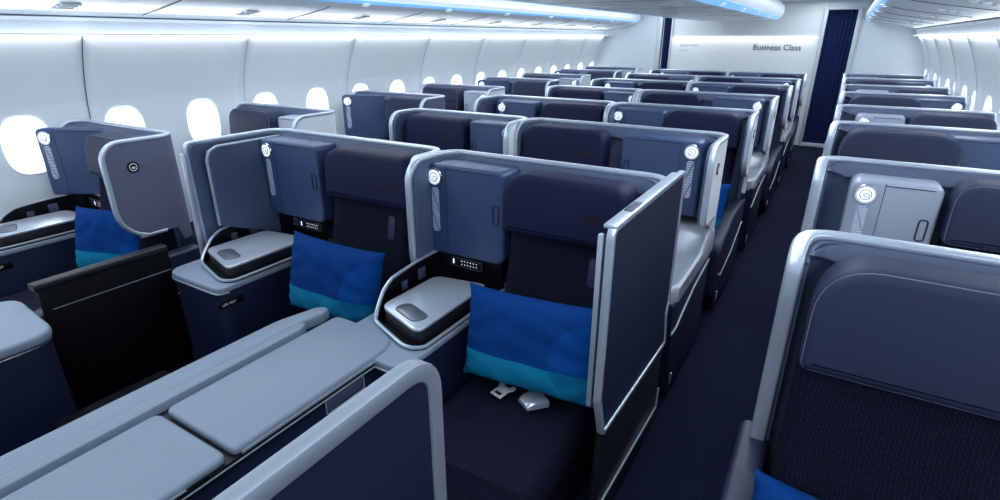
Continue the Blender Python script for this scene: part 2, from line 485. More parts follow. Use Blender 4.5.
for k in range(5):
    t = thing('spotlight', 'round chrome spotlight on lit edge of the centre bin, %s from camera' % ['first', 'second', 'third', 'fourth', 'fifth', 'sixth', 'seventh', 'eighth'][k], 'spotlight', (XC + hw - 0.028, 5.218 + 1.106 * k, 1.963), 'spotlights on the centre bin')
    bm = bmesh.new(); add_disc(bm, (0, 0), 0.030, (-0.010, 0.004), 'z', 20, 0.004); obj('rim', bm, 'silver', t)
    bm = bmesh.new(); add_disc(bm, (0, 0), 0.018, (-0.014, -0.009), 'z', 16); obj('lamp_lens', bm, 'lens', t)
bm = bmesh.new(); add_box(bm, XL, XR, Y0, Y1 + 0.9, 2.23, 2.26); struct('ceiling', bm, 'ceil')
bm = bmesh.new(); add_box(bm, XL - .1, XR + .1, Y0 - 0.05, Y0, 0, 2.26); struct('wall_front', bm, 'wall')

# bulkhead at the far end: three panels, two curtained doorways
DL0, DL1, DR0, DR1, DZ = -2.88, -2.72, -0.37, 0.08, 2.09
bm = bmesh.new()
add_box(bm, DL1, DR0, Y1, Y1 + 0.05, 0, 1.685)
add_box(bm, DL1, DR0, Y1 + 0.012, Y1 + 0.05, 1.685, 2.24)
struct('wall_back', bm, 'bulk')
bm = bmesh.new()
add_box(bm, XL, DL0, Y1, Y1 + 0.05, 0, 2.24); add_box(bm, DR1, XR, Y1, Y1 + 0.05, 0, 2.24)
add_box(bm, DL0, DL1, Y1 + 0.01, Y1 + 0.05, DZ, 2.24); add_box(bm, DR0, DR1, Y1 + 0.01, Y1 + 0.05, DZ, 2.24)
struct('wall_back_side', bm, 'bulk_grey')
bm = bmesh.new(); add_box(bm, DL1 + 0.02, DR0 - 0.02, Y1 - 0.010, Y1 + 0.005, 1.684, 1.689); struct('trim_90', bm, 'glow')
# rounded lower flank of the bulkhead next to the curtain, and the door frames
bm = bmesh.new()
for x in (DR0, DR1): add_box(bm, x - 0.028, x + 0.028, Y1 - 0.05, Y1 + 0.06, 0, DZ + 0.03, 0.008)
add_box(bm, DR0 + 0.028, DR1 - 0.028, Y1 - 0.05, Y1 + 0.06, DZ, DZ + 0.03, 0.006); add_box(bm, DR0 + 0.02, DR1 - 0.02, Y1 - 0.05, Y1 + 0.06, 0, 0.05, 0.004)
struct('door_1', bm, 'jamb')
bm = bmesh.new()
add_box(bm, DL0 - 0.09, DL0, Y1 - 0.05, Y1 + 0.06, 0, DZ + 0.03, 0.008); add_box(bm, DL1 - 0.004, DL1 + 0.03, Y1 - 0.03, Y1 + 0.06, 0, DZ + 0.03, 0.006)
add_box(bm, DL0, DL1 - 0.004, Y1 - 0.05, Y1 + 0.06, DZ, DZ + 0.03, 0.006)
struct('door_2', bm, 'jamb')
bm = bmesh.new(); add_box(bm, XL - .1, XR + .1, Y1 + 0.85, Y1 + 0.9, 0, 2.24); struct('wall_galley', bm, 'bulk_grey')
def curtain(x0, x1, label):
    bm = bmesh.new(); n = 120
    def fn(u, v):
        x = x0 + (x1 - x0) * u; z = 0.02 + (DZ - 0.02) * v
        y = Y1 + 0.085 + 0.018 * math.sin(u * (x1 - x0) / 0.052 * 2 * PI + 0.6 * math.sin(v * 3)) * (1 - 0.25 * v)
        return (x, y, z), (x, y + 0.004, z)
    add_slab(bm, fn, n, 10, 0.004); return tag(obj('curtain', bm, 'curtain', ang=60), label, 'curtain')
curtain(DR0, DR1, 'navy pleated curtain closing the doorway at the end of the right aisle')
curtain(DL0, DL1, 'narrow strip of navy curtain at the end of the left aisle')
t = text('sign_lettering', 'Business Class', 0.124, 'ink_grey', (-1.345, Y1 - 0.004, 1.50), (PI / 2, 0, 0), bold=0.001)
tag(t, 'dark grey Business Class lettering on the white bulkhead', 'sign')
t = thing('airline_sign', 'small pale two-line airline lettering at the left of the bulkhead', 'sign', (-2.55, Y1 - 0.001, 1.50))
text('lettering', 'discover', 0.095, 'ink_pale', (0, 0, 0.04), (PI / 2, 0, 0), t)
text('lettering', 'airlines', 0.055, 'ink_pale', (0, 0, -0.03), (PI / 2, 0, 0), t)

# ================================================================ SUITES
ZT = 1.215
def plan_path(W, lw, rw, r, inset=0.0, flare=0.0):
    """plan of the wrap-round shell: left wing front -> back -> right wing front; list of (x, y, nx, ny)"""
    pts = [(inset, -lw), (inset, -inset), (W - inset, -inset), (W - inset, -rw)]
    out = []
    def line(a, b, n):
        for i in range(n): t = i / n; out.append((a[0] + (b[0] - a[0]) * t, a[1] + (b[1] - a[1]) * t))
    rr = r - inset * 0.4
    line((inset - flare, -lw), (inset, -inset - rr), 10)
    for i in range(8):
        a = PI - (PI / 2) * i / 8; out.append((inset + rr + rr * math.cos(a), -inset - rr + rr * math.sin(a)))
    line((inset + rr, -inset), (W - inset - rr, -inset), 8)
    for i in range(8):
        a = PI / 2 - (PI / 2) * i / 8; out.append((W - inset - rr + rr * math.cos(a), -inset - rr + rr * math.sin(a)))
    line((W - inset, -inset - rr), (W - inset + flare, -rw), 10)
    out.append((W - inset + flare, -rw))
    return out
def resample(path):
    P = [Vector((a, b)) for a, b in path]; L = [0]
    for i in range(1, len(P)): L.append(L[-1] + (P[i] - P[i - 1]).length)
    return P, L
def at(PL, s):
    P, L = PL; s = min(max(s, 0), L[-1])
    i = 1
    while i < len(L) - 1 and L[i] < s: i += 1
    t = (s - L[i - 1]) / max(1e-9, L[i] - L[i - 1]); p = P[i - 1].lerp(P[i], t)
    a = P[max(i - 2, 0)]; b = P[min(i + 1, len(P) - 1)]; d = (b - a).normalized()
    return p, Vector((-d.y, d.x))   # outward normal (left of travel)

def shell_sheet(PL, thick, zt, zw_l, zw_r, lw, rw, r_top, r_low, mid_lo, s0=0.0, s1=None):
    L = PL[1][-1]; s1 = L if s1 is None else s1
    ss = sorted(set([s0 + (s1 - s0) * i / 60 for i in range(61)] + [s0 + r_top * (1 - math.cos(k * PI / 12)) for k in range(7)] + [s1 - r_top * (1 - math.cos(k * PI / 12)) for k in range(7)]))
    bl, br = max(lw - 0.10, 0.02), L - max(rw - 0.10, 0.02)
    cols = []
    for s in ss:
        a, b = s - s0, s1 - s
        d = min(a, b)
        hi = zt - (r_top - math.sqrt(max(0, r_top ** 2 - (r_top - d) ** 2)) if d < r_top else 0)
        if s < bl: lo = zw_l + (r_low - math.sqrt(max(0, r_low ** 2 - (r_low - a) ** 2)) if a < r_low else 0)
        elif s > br: lo = zw_r + (r_low - math.sqrt(max(0, r_low ** 2 - (r_low - b) ** 2)) if b < r_low else 0)
        else: lo = mid_lo
        cols.append((s, lo, hi))
    return cols
def build_sheet(bm, PL, cols, thick, off=0.0, nz=3):
    A = []; B = []
    for s, lo, hi in cols:
        p, n = at(PL, s)
        A.append([bm.verts.new((p.x + n.x * off, p.y + n.y * off, lo + (hi - lo) * j / nz)) for j in range(nz + 1)])
        B.append([bm.verts.new((p.x + n.x * (off - thick), p.y + n.y * (off - thick), lo + (hi - lo) * j / nz)) for j in range(nz + 1)])
    for i in range(len(cols) - 1):
        for j in range(nz):
            bm.faces.new((A[i][j], A[i + 1][j], A[i + 1][j + 1], A[i][j + 1])); bm.faces.new((B[i][j], B[i][j + 1], B[i + 1][j + 1], B[i + 1][j]))
        bm.faces.new((A[i][0], B[i][0], B[i + 1][0], A[i + 1][0])); bm.faces.new((A[i][nz], A[i + 1][nz], B[i + 1][nz], B[i][nz]))
    for e in (0, -1):
        for j in range(nz): bm.faces.new((A[e][j], A[e][j + 1], B[e][j + 1], B[e][j]))

def build_shell(p, root, m):
    """p: W, locker (x0,x1), lw, rw (wing lengths, console side / seat side), zl, zr wing bottoms"""
    W = p['W']; lw, rw = p['lw'], p['rw']; rt, rl = p.get('rt', 0.09), p.get('rl', 0.12)
    PL = resample(plan_path(W, lw, rw, 0.10)); L = PL[1][-1]
    bm = bmesh.new()
    cols = shell_sheet(PL, .03, ZT, p['zl'], p['zr'], lw, rw, rt, rl, 0.64)
    build_sheet(bm, PL, cols, 0.026)
    obj('outer_panel', bm, p.get('outer', 'shell'), root, m, ang=50)
    bm = bmesh.new(); cols = []
    for i in range(41):
        s = max(lw - 0.1, 0.02) + (L - max(lw - 0.1, 0.02) - max(rw - 0.1, 0.02)) * i / 40; cols.append((s, 0.03, 0.64))
    build_sheet(bm, PL, cols, 0.026); obj('lower_panel', bm, 'navy', root, m, ang=50)
    # inner liner, a little lower than the trim
    PI_ = resample(plan_path(W, lw - 0.008, rw - 0.008, 0.10, 0.0265)); bm = bmesh.new()
    cols = shell_sheet(PI_, .01, ZT - 0.008, p['zl'] + .008, p['zr'] + .008, lw - .008, rw - .008, rt * 0.95, rl * 0.95, 0.45)
    build_sheet(bm, PI_, cols, 0.016)
    obj('inner_liner', bm, 'liner', root, m, ang=50)
    # sloped padded band just under the rim
    bm = bmesh.new(); Lr = PI_[1][-1]
    pts = []; nr = []; ea, eb = (max(v - 0.1, 0.06) if v > 0.2 else 0.012 for v in (lw, rw))
    for i in range(61):
        s = ea + (Lr - ea - eb) * i / 60
        q, n = at(PI_, s); pts.append((q.x - n.x * 0.022, q.y - n.y * 0.022, ZT - 0.030)); nr.append((n.x, n.y, 0))
    add_sweep(bm, pts, [(0.012, -0.010), (0.012, 0.020), (-0.002, 0.026), (-0.022, -0.016), (-0.024, -0.030), (0.012, -0.035)][::-1], normals=nr, scales=[min(1.0, 0.05 + min(i, 60 - i) / 9.0) for i in range(61)])
    obj('padded_rim', bm, 'liner', root, m, ang=50)
    # silver edge trim: front of the wings and the whole top
    pts = []; nr = []
    def add(s, z):
        q, n = at(PL, s); pts.append((q.x - n.x * 0.013, q.y - n.y * 0.013, z)); nr.append((n.x, n.y, 0))
    def wing(zb, length, end):
        out = []
        for t in (0.75, 0.5, 0.25): out.append((max(length - 0.12, 0.03) * t + 0.02, zb)) if length > 0.25 else None
        for k in range(7):
            a = -PI / 2 - (PI / 2) * k / 6; out.append((rl + rl * math.cos(a), zb + rl + rl * math.sin(a)))
        for k in range(1, 5): out.append((0, zb + rl + (ZT - rt - zb - rl) * k / 5))
        for k in range(7):
            a = PI - (PI / 2) * k / 6; out.append((rt + rt * math.cos(a), ZT - rt + rt * math.sin(a)))
        return out
    for s, z in wing(p['zl'], lw, 0): add(s, z)
    n = 44
    for i in range(1, n): add(rt + (L - 2 * rt) * i / n, ZT)
    for s, z in wing(p['zr'], rw, 1)[::-1]: add(L - s, z)
    bm = bmesh.new(); tw = p.get('tw', 0.016)
    add_sweep(bm, pts, rrect(tw, 0.010, 0.008, 3), normals=nr)
    obj('edge_trim', bm, 'silver', root, m, ang=50)
    # round emblem with a dark centre on the aisle wing
    if p.get('emblem'):
        side = p['emblem']; ex = -0.001 if side == 'l' else W + 0.001; sg = -1 if side == 'l' else 1
        ey = -(lw if side == 'l' else rw) + 0.125; ez = 1.085
        bm = bmesh.new(); add_disc(bm, (ey, ez), 0.029, (ex, ex + sg * 0.004), 'x', 24, 0.001); e = obj('emblem', bm, 'black', root, m)
        bm = bmesh.new(); add_ring(bm, (ex + sg * 0.004, ey, ez), 0.018, 0.0018, 'x', 20)
        add_box(bm, min(ex + sg * 0.004, ex + sg * 0.006), max(ex + sg * 0.004, ex + sg * 0.006), ey - 0.008, ey + 0.008, ez - 0.007, ez + 0.002)
        obj('emblem_mark', bm, 'white', e, m)
    # storage locker over the console
    l0, l1 = p['locker']; yf = -p.get('ldep', 0.20); yb = yf + p.get('lthk', 0.16); z0, z1 = 0.79, 1.195
    if p.get('locker_mat') == 'locker_pale': z1 = 1.175
    lm = p.get('locker_mat', 'locker')
    bm = bmesh.new()
    add_prism(bm, rpoly([(l0, z0), (l1, z0), (l1, z1), (l0, z1)], [0.02, 0.05, 0.03, 0.04], 6), yf, yb, 'y', 0.012, 3)
    lk = obj('storage_locker', bm, lm, root, m, ang=60)
    bm = bmesh.new(); xs = l0 + 0.115
    add_box(bm, xs - 0.0012, xs + 0.0012, yf - 0.0008, yf + 0.004, z0 + 0.012, z1 - 0.006)
    add_box(bm, xs, l1 - 0.03, yf - 0.0008, yf + 0.004, z1 - 0.017, z1 - 0.0135)
    obj('door_joint', bm, 'line', lk, m)
    cx, cz = l0 + 0.056, z1 - 0.056
    bm = bmesh.new(); add_ring(bm, (cx, yf - 0.002, cz), 0.036, 0.005, 'y'); add_disc(bm, (cx, cz), 0.034, (yf - 0.003, yf + 0.004), 'y'); obj('reading_light', bm, 'chrome', lk, m)
    bm = bmesh.new(); add_disc(bm, (cx, cz), 0.030, (yf - 0.007, yf - 0.002), 'y', 24, 0.002); obj('lamp_lens', bm, 'lens', lk, m)
    bm = bmesh.new()
    add_ring(bm, (cx, yf - 0.0075, cz), 0.020, 0.0016, 'y', 20); add_ring(bm, (cx + 0.004, yf - 0.0075, cz - 0.004), 0.009, 0.0014, 'y', 14)
    obj('lamp_mark', bm, 'greydk', lk, m)
    bm = bmesh.new(); nb = 23
    for i in range(nb):
        z = cz - 0.05 - i * 0.0088
        hwid = 0.019 if 0 < i < nb - 1 else 0.013
        k = (i % 12) / 12.0 * 0.038 - 0.019
        add_box(bm, cx - hwid, max(cx - hwid + 0.002, cx + k - 0.003), yf - 0.002, yf + 0.002, z - 0.0024, z + 0.0024)
        if cx + k + 0.003 < cx + hwid: add_box(bm, cx + k + 0.003, cx + hwid, yf - 0.002, yf + 0.002, z - 0.0024, z + 0.0024)
    obj('speaker_grille', bm, 'grille', lk, m)
    bm = bmesh.new()
    hx, hz = l1 - 0.038, (z0 + z1) / 2 + 0.02
    pts = [(x, yf - 0.001, z) for x, z in rpoly([(hx - 0.014, hz - 0.042), (hx + 0.014, hz - 0.042), (hx + 0.014, hz + 0.042), (hx - 0.014, hz + 0.042)], 0.012, 4)]
    add_sweep(bm, pts, circ(0.003, 6), closed=True, up=Vector((0, 1, 0)))
    obj('latch', bm, 'line', lk, m)
    if p.get('lang'): bpy.context.view_layer.update(); angle_locker(root, p['lang'], l0, yf)

def angle_locker(root, deg, px, py):
    """turn the locker towards the aisle about its window-side front edge"""
    mt = Matrix.Translation((px, py, 0)) @ Matrix.Rotation(math.radians(deg), 4, 'Z') @ Matrix.Translation((-px, -py, 0))
    for o in root.children:
        if o.name.startswith('storage_locker'):
            for q in [o] + list(o.children): q.data.transform(mt)

def build_console_open(p, root, m):
    """console on the aisle side of the centre block: pale dished top that sweeps up under the wing"""
    c0, c1 = 0.0, p['console'][1]; L_ = 0.90
    bm = bmesh.new()
    def top(u, v):
        x = c0 + (c1 - c0) * u; y = -L_ + (L_ - 0.05) * v
        if v < 0.12: x = c0 + (c1 - c0) * (u + (0.5 - u) * 0.16 * (1 - v / 0.12) ** 2)
        lip = max(math.exp(-(u / 0.10) ** 2), math.exp(-(v / 0.07) ** 2), math.exp(-((1 - u) / 0.08) ** 2))
        rise = 0.5 - 0.5 * math.cos(PI * min(1, max(0, (v - 0.62) / 0.22)))
        z = 0.625 + 0.035 * lip * (1 - rise) + 0.115 * rise * (1 - 0.25 * math.exp(-(u / 0.2) ** 2))
        e = 0.018 if u in (0, 1) or v == 0 else 0.0
        return (x, y, z - e), (x, y, 0.57)
    add_slab(bm, top, 22, 26, 0.1); obj('dished_top', bm, 'satin', root, m, ang=60)
    bm = bmesh.new()
    add_prism(bm, rpoly([(-L_ + 0.01, 0.58), (-L_ + 0.03, 0.44), (-L_ + 0.12, 0.03), (-0.06, 0.03), (-0.06, 0.58)], [0, 0.05, 0.03, 0, 0], 5), c0 + 0.004, c1 - 0.004, 'x', 0.004); obj('console_body', bm, 'navy', root, m)
    bm = bmesh.new(); pts = [(c0 + 0.001, y, z) for y, z in ((-L_ + 0.03, 0.425), (-L_ + 0.12, 0.420), (-L_ + 0.20, 0.445), (-0.45, 0.50), (-0.10, 0.53))]
    add_sweep(bm, pts, rrect(0.004, 0.005, 0.001, 1)); obj('trim_strip', bm, 'silver', root, m)
    bm = bmesh.new(); add_box(bm, c0 - 0.002, c0 + 0.004, -L_ + 0.14, -L_ + 0.155, 0.09, 0.15, 0.002); obj('foot_strip', bm, 'silver', root, m)
    bm = bmesh.new(); add_prism(bm, rpoly([(c1 - 0.22, -0.70), (c1 - 0.03, -0.74), (c1 - 0.03, -0.24), (c1 - 0.22, -0.28)], 0.03, 5), 0.60, 0.690, 'z', 0.006); obj('armrest_box', bm, 'navy_dk', root, m)
    bm = bmesh.new(); add_prism(bm, rpoly([(c1 - 0.225, -0.705), (c1 - 0.027, -0.745), (c1 - 0.027, -0.235), (c1 - 0.225, -0.275)], 0.03, 5), 0.688, 0.702, 'z', 0.005); obj('armrest_lid', bm, 'alu', root, m)

def build_console(p, root, m):
    if p.get('open'): return build_console_open(p, root, m)
    c0, c1 = p['console']; yf = -p.get('clen', 0.84); yb = -0.045
    zt = 0.645
    rs = [0.09, 0.05, 0.0, 0.0]
    poly = [(c0, yf), (c1, yf), (c1, yb), (c0, yb)]
    bm = bmesh.new(); add_prism(bm, rpoly([(c0 + .006, yf + .008), (c1 - .006, yf + .008), (c1 - .006, yb), (c0 + .006, yb)], rs, 5), 0.10, zt - 0.03, 'z', 0.0)
    add_prism(bm, rpoly([(c0 + .04, yf + .05), (c1 - .03, yf + .05), (c1 - .03, yb), (c0 + .04, yb)], rs, 5), 0.0, 0.10, 'z')
    obj('console_body', bm, 'navy', root, m)
    bm = bmesh.new(); add_prism(bm, rpoly(poly, rs, 6), zt - 0.035, zt - 0.006, 'z', 0.008, 3); obj('console_top', bm, 'greytop', root, m)
    # bright strip under the top edge
    bm = bmesh.new(); pr = rpoly(poly, rs, 6)
    pts = [(x, y, zt - 0.036) for x, y in pr if not (x > c0 - 1 and y > yb - 0.001)]
    add_sweep(bm, [(c0 - 0.001, yb, zt - 0.036)][:0] + pts, rrect(0.004, 0.003, 0.001, 1)); obj('edge_strip', bm, 'silver', root, m)
    # lower skirt strip on the aisle side
    bm = bmesh.new(); pts = [(c0 + 0.002, y, 0.30 + (y - yf) * 0.35) for y in (yf + 0.10, yf + 0.3, yf + 0.5, yb - 0.1)]
    add_sweep(bm, pts, rrect(0.004, 0.004, 0.001, 1)); obj('skirt_strip', bm, 'silver', root, m)
    # dark recess with low surround wall
    wall = [(c1 - 0.015, -0.13, 0.785), (c0 + 0.08, -0.13, 0.785), (c0 + 0.035, -0.17, 0.785), (c0 + 0.032, -0.32, 0.780), (c0 + 0.034, -0.49, 0.765), (c0 + 0.045, -0.56, 0.735), (c0 + 0.058, -0.615, 0.680), (c0 + 0.075, -0.645, 0.652), (c0 + 0.12, -0.665, 0.648), (c1 - 0.10, -0.725, 0.648), (c1 - 0.05, -0.725, 0.648), (c1 - 0.012, -0.69, 0.648), (c1 - 0.008, -0.50, 0.648), (c1 - 0.008, -0.14, 0.648)]
    # smooth it
    W_ = [Vector(q) for q in wall]; sm = []
    for i in range(len(W_) - 1):
        a, b = W_[max(i - 1, 0)], W_[i]; c, d = W_[i + 1], W_[min(i + 2, len(W_) - 1)]
        for k in range(3):
            t = k / 3; lin_ = b.lerp(c, t)
            cr = 0.5 * ((2 * b) + (c - a) * t + (2 * a - 5 * b + 4 * c - d) * t * t + (3 * b - a - 3 * c + d) * t ** 3)
            sm.append(lin_.lerp(cr, 0.5))
    sm.append(W_[-1])
    bm = bmesh.new(); top = []; bot = []
    cxm, cym = (c0 + c1) / 2, -0.45
    A = [bm.verts.new(v) for v in sm]; B = [bm.verts.new((v.x, v.y, zt - 0.02)) for v in sm]
    ins = []
    for v in sm:
        d = Vector((cxm - v.x, cym - v.y, 0)).normalized() * 0.010; ins.append(v + d)
    Cc = [bm.verts.new(v) for v in ins]; D = [bm.verts.new((v.x, v.y, zt - 0.02)) for v in ins]
    for i in range(len(sm) - 1):
        bm.faces.new((A[i], A[i + 1], B[i + 1], B[i])); bm.faces.new((Cc[i], D[i], D[i + 1], Cc[i + 1])); bm.faces.new((A[i], Cc[i], Cc[i + 1], A[i + 1])); bm.faces.new((B[i], B[i + 1], D[i + 1], D[i]))
    bm.faces.new((A[0], B[0], D[0], Cc[0])); bm.faces.new((A[-1], Cc[-1], D[-1], B[-1]))
    obj('recess_wall', bm, 'black', root, m, ang=50)
    bm = bmesh.new(); add_sweep(bm, [tuple(v + Vector((0, 0, 0.003))) for v in sm], rrect(0.007, 0.005, 0.003, 2)); obj('recess_rim', bm, 'silver', root, m, ang=50)
    bm = bmesh.new(); fl = [(v.x, v.y) for v in ins]; add_prism(bm, fl, zt - 0.008, zt - 0.003, 'z'); obj('recess_floor', bm, 'black', root, m)
    # armrest box with metal lid and oval button
    q = [(c0 + 0.085, -0.615), (c1 - 0.035, -0.705), (c1 - 0.035, -0.24), (c0 + 0.095, -0.28)]
    cc = Vector((sum(a for a, b in q) / 4, sum(b for a, b in q) / 4))
    bm = bmesh.new(); add_prism(bm, rpoly(q, [0.05, 0.03, 0.03, 0.04], 5), zt - 0.004, 0.700, 'z', 0.006); obj('armrest_box', bm, 'navy_dk', root, m)
    bm = bmesh.new(); ql = [((a - cc.x) * 1.02 + cc.x, (b - cc.y) * 1.015 + cc.y) for a, b in q]
    add_prism(bm, rpoly(ql, [0.06, 0.035, 0.03, 0.05], 6), 0.698, 0.712, 'z', 0.005, 3); ld = obj('armrest_lid', bm, 'alu', root, m)
    dirv = (Vector(q[1]) - Vector(q[0])).normalized(); nrm = Vector((-dirv.y, dirv.x)); mid = (Vector(q[0]) + Vector(q[1])) / 2 + nrm * 0.058 - dirv * 0.005
    st = [mid + dirv * (sx * 0.072) + nrm * (sy * 0.034) for sx, sy in ((-1, -1), (1, -1), (1, 1), (-1, 1))]
    bm = bmesh.new(); add_prism(bm, rpoly([tuple(s) for s in st], 0.032, 6), 0.711, 0.7145, 'z', 0.0012); bt = obj('release_button', bm, 'alu2', ld, m)
    bm = bmesh.new(); pts = [(a, b, 0.7125) for a, b in rpoly([tuple(mid + (Vector(s) - mid) * 1.07) for s in st], 0.034, 6)]
    add_sweep(bm, pts, circ(0.0022, 5), closed=True); obj('button_ring', bm, 'greydk', ld, m)
    # control panel on the rear wall of the recess, sockets beside it and on the side wall
    y = -0.143
    x1 = c1 - p.get('px', 0.04); x0 = x1 - 0.17
    bm = bmesh.new(); add_prism(bm, rpoly([(x0, .715), (x1, .715), (x1, .758), (x0, .758)], 0.009, 4), y - 0.003, y + 0.006, 'y', 0.002); cp = obj('control_panel', bm, 'navy_dk', root, m)
    bm = bmesh.new(); pts = [(a, y - 0.003, b) for a, b in rpoly([(x0, .715), (x1, .715), (x1, .758), (x0, .758)], 0.009, 4)]; add_sweep(bm, pts, circ(0.002, 5), closed=True, up=Vector((0, 1, 0))); obj('panel_frame', bm, 'greydk', cp, m)
    bm = bmesh.new()
    for i in range(6):
        for j in range(2):
            add_disc(bm, (x0 + 0.06 + i * 0.016, 0.728 + j * 0.016), 0.0022, (y - 0.0042, y - 0.003), 'y', 8)
    add_box(bm, x0 + 0.012, x0 + 0.018, y - 0.0045, y - 0.003, .725, .748)
    obj('panel_buttons', bm, 'led', cp, m)
    bm = bmesh.new(); add_box(bm, x0 - 0.055, x0 - 0.015, y - 0.002, y + 0.005, .715, .760, 0.002); s_ = obj('power_socket', bm, 'greydk', root, m)
    bm = bmesh.new(); add_box(bm, x0 - 0.048, x0 - 0.022, y - 0.004, y, .740, .744); add_box(bm, x0 - 0.038, x0 - 0.032, y - 0.004, y, .722, .742); obj('socket_slot', bm, 'black', s_, m)
    bm = bmesh.new(); xw = c0 + 0.047
    add_box(bm, xw - 0.004, xw + 0.003, -0.34, -0.29, .700, .752, 0.002); obj('side_socket', bm, 'greydk', root, m)
    bm = bmesh.new(); add_box(bm, xw - 0.002, xw + 0.004, -0.45, -0.415, .695, .735, 0.002); obj('side_socket', bm, 'greydk', root, m)
    # black plaque on the seat-side face
    bm = bmesh.new(); add_prism(bm, rpoly([(-0.80, .540), (-0.675, .540), (-0.675, .572), (-0.80, .572)], 0.006, 3), c1 - 0.008, c1 - 0.002, 'x', 0.001); pq = obj('plaque', bm, 'black', root, m)
    sx = m * (c1 - 0.0018)
    t = text('plaque_lettering', 'LIFE VEST', 0.017, 'white', (sx, (-0.785 if m > 0 else -0.685), .550), (PI / 2, 0, PI / 2 if m > 0 else -PI / 2), pq)

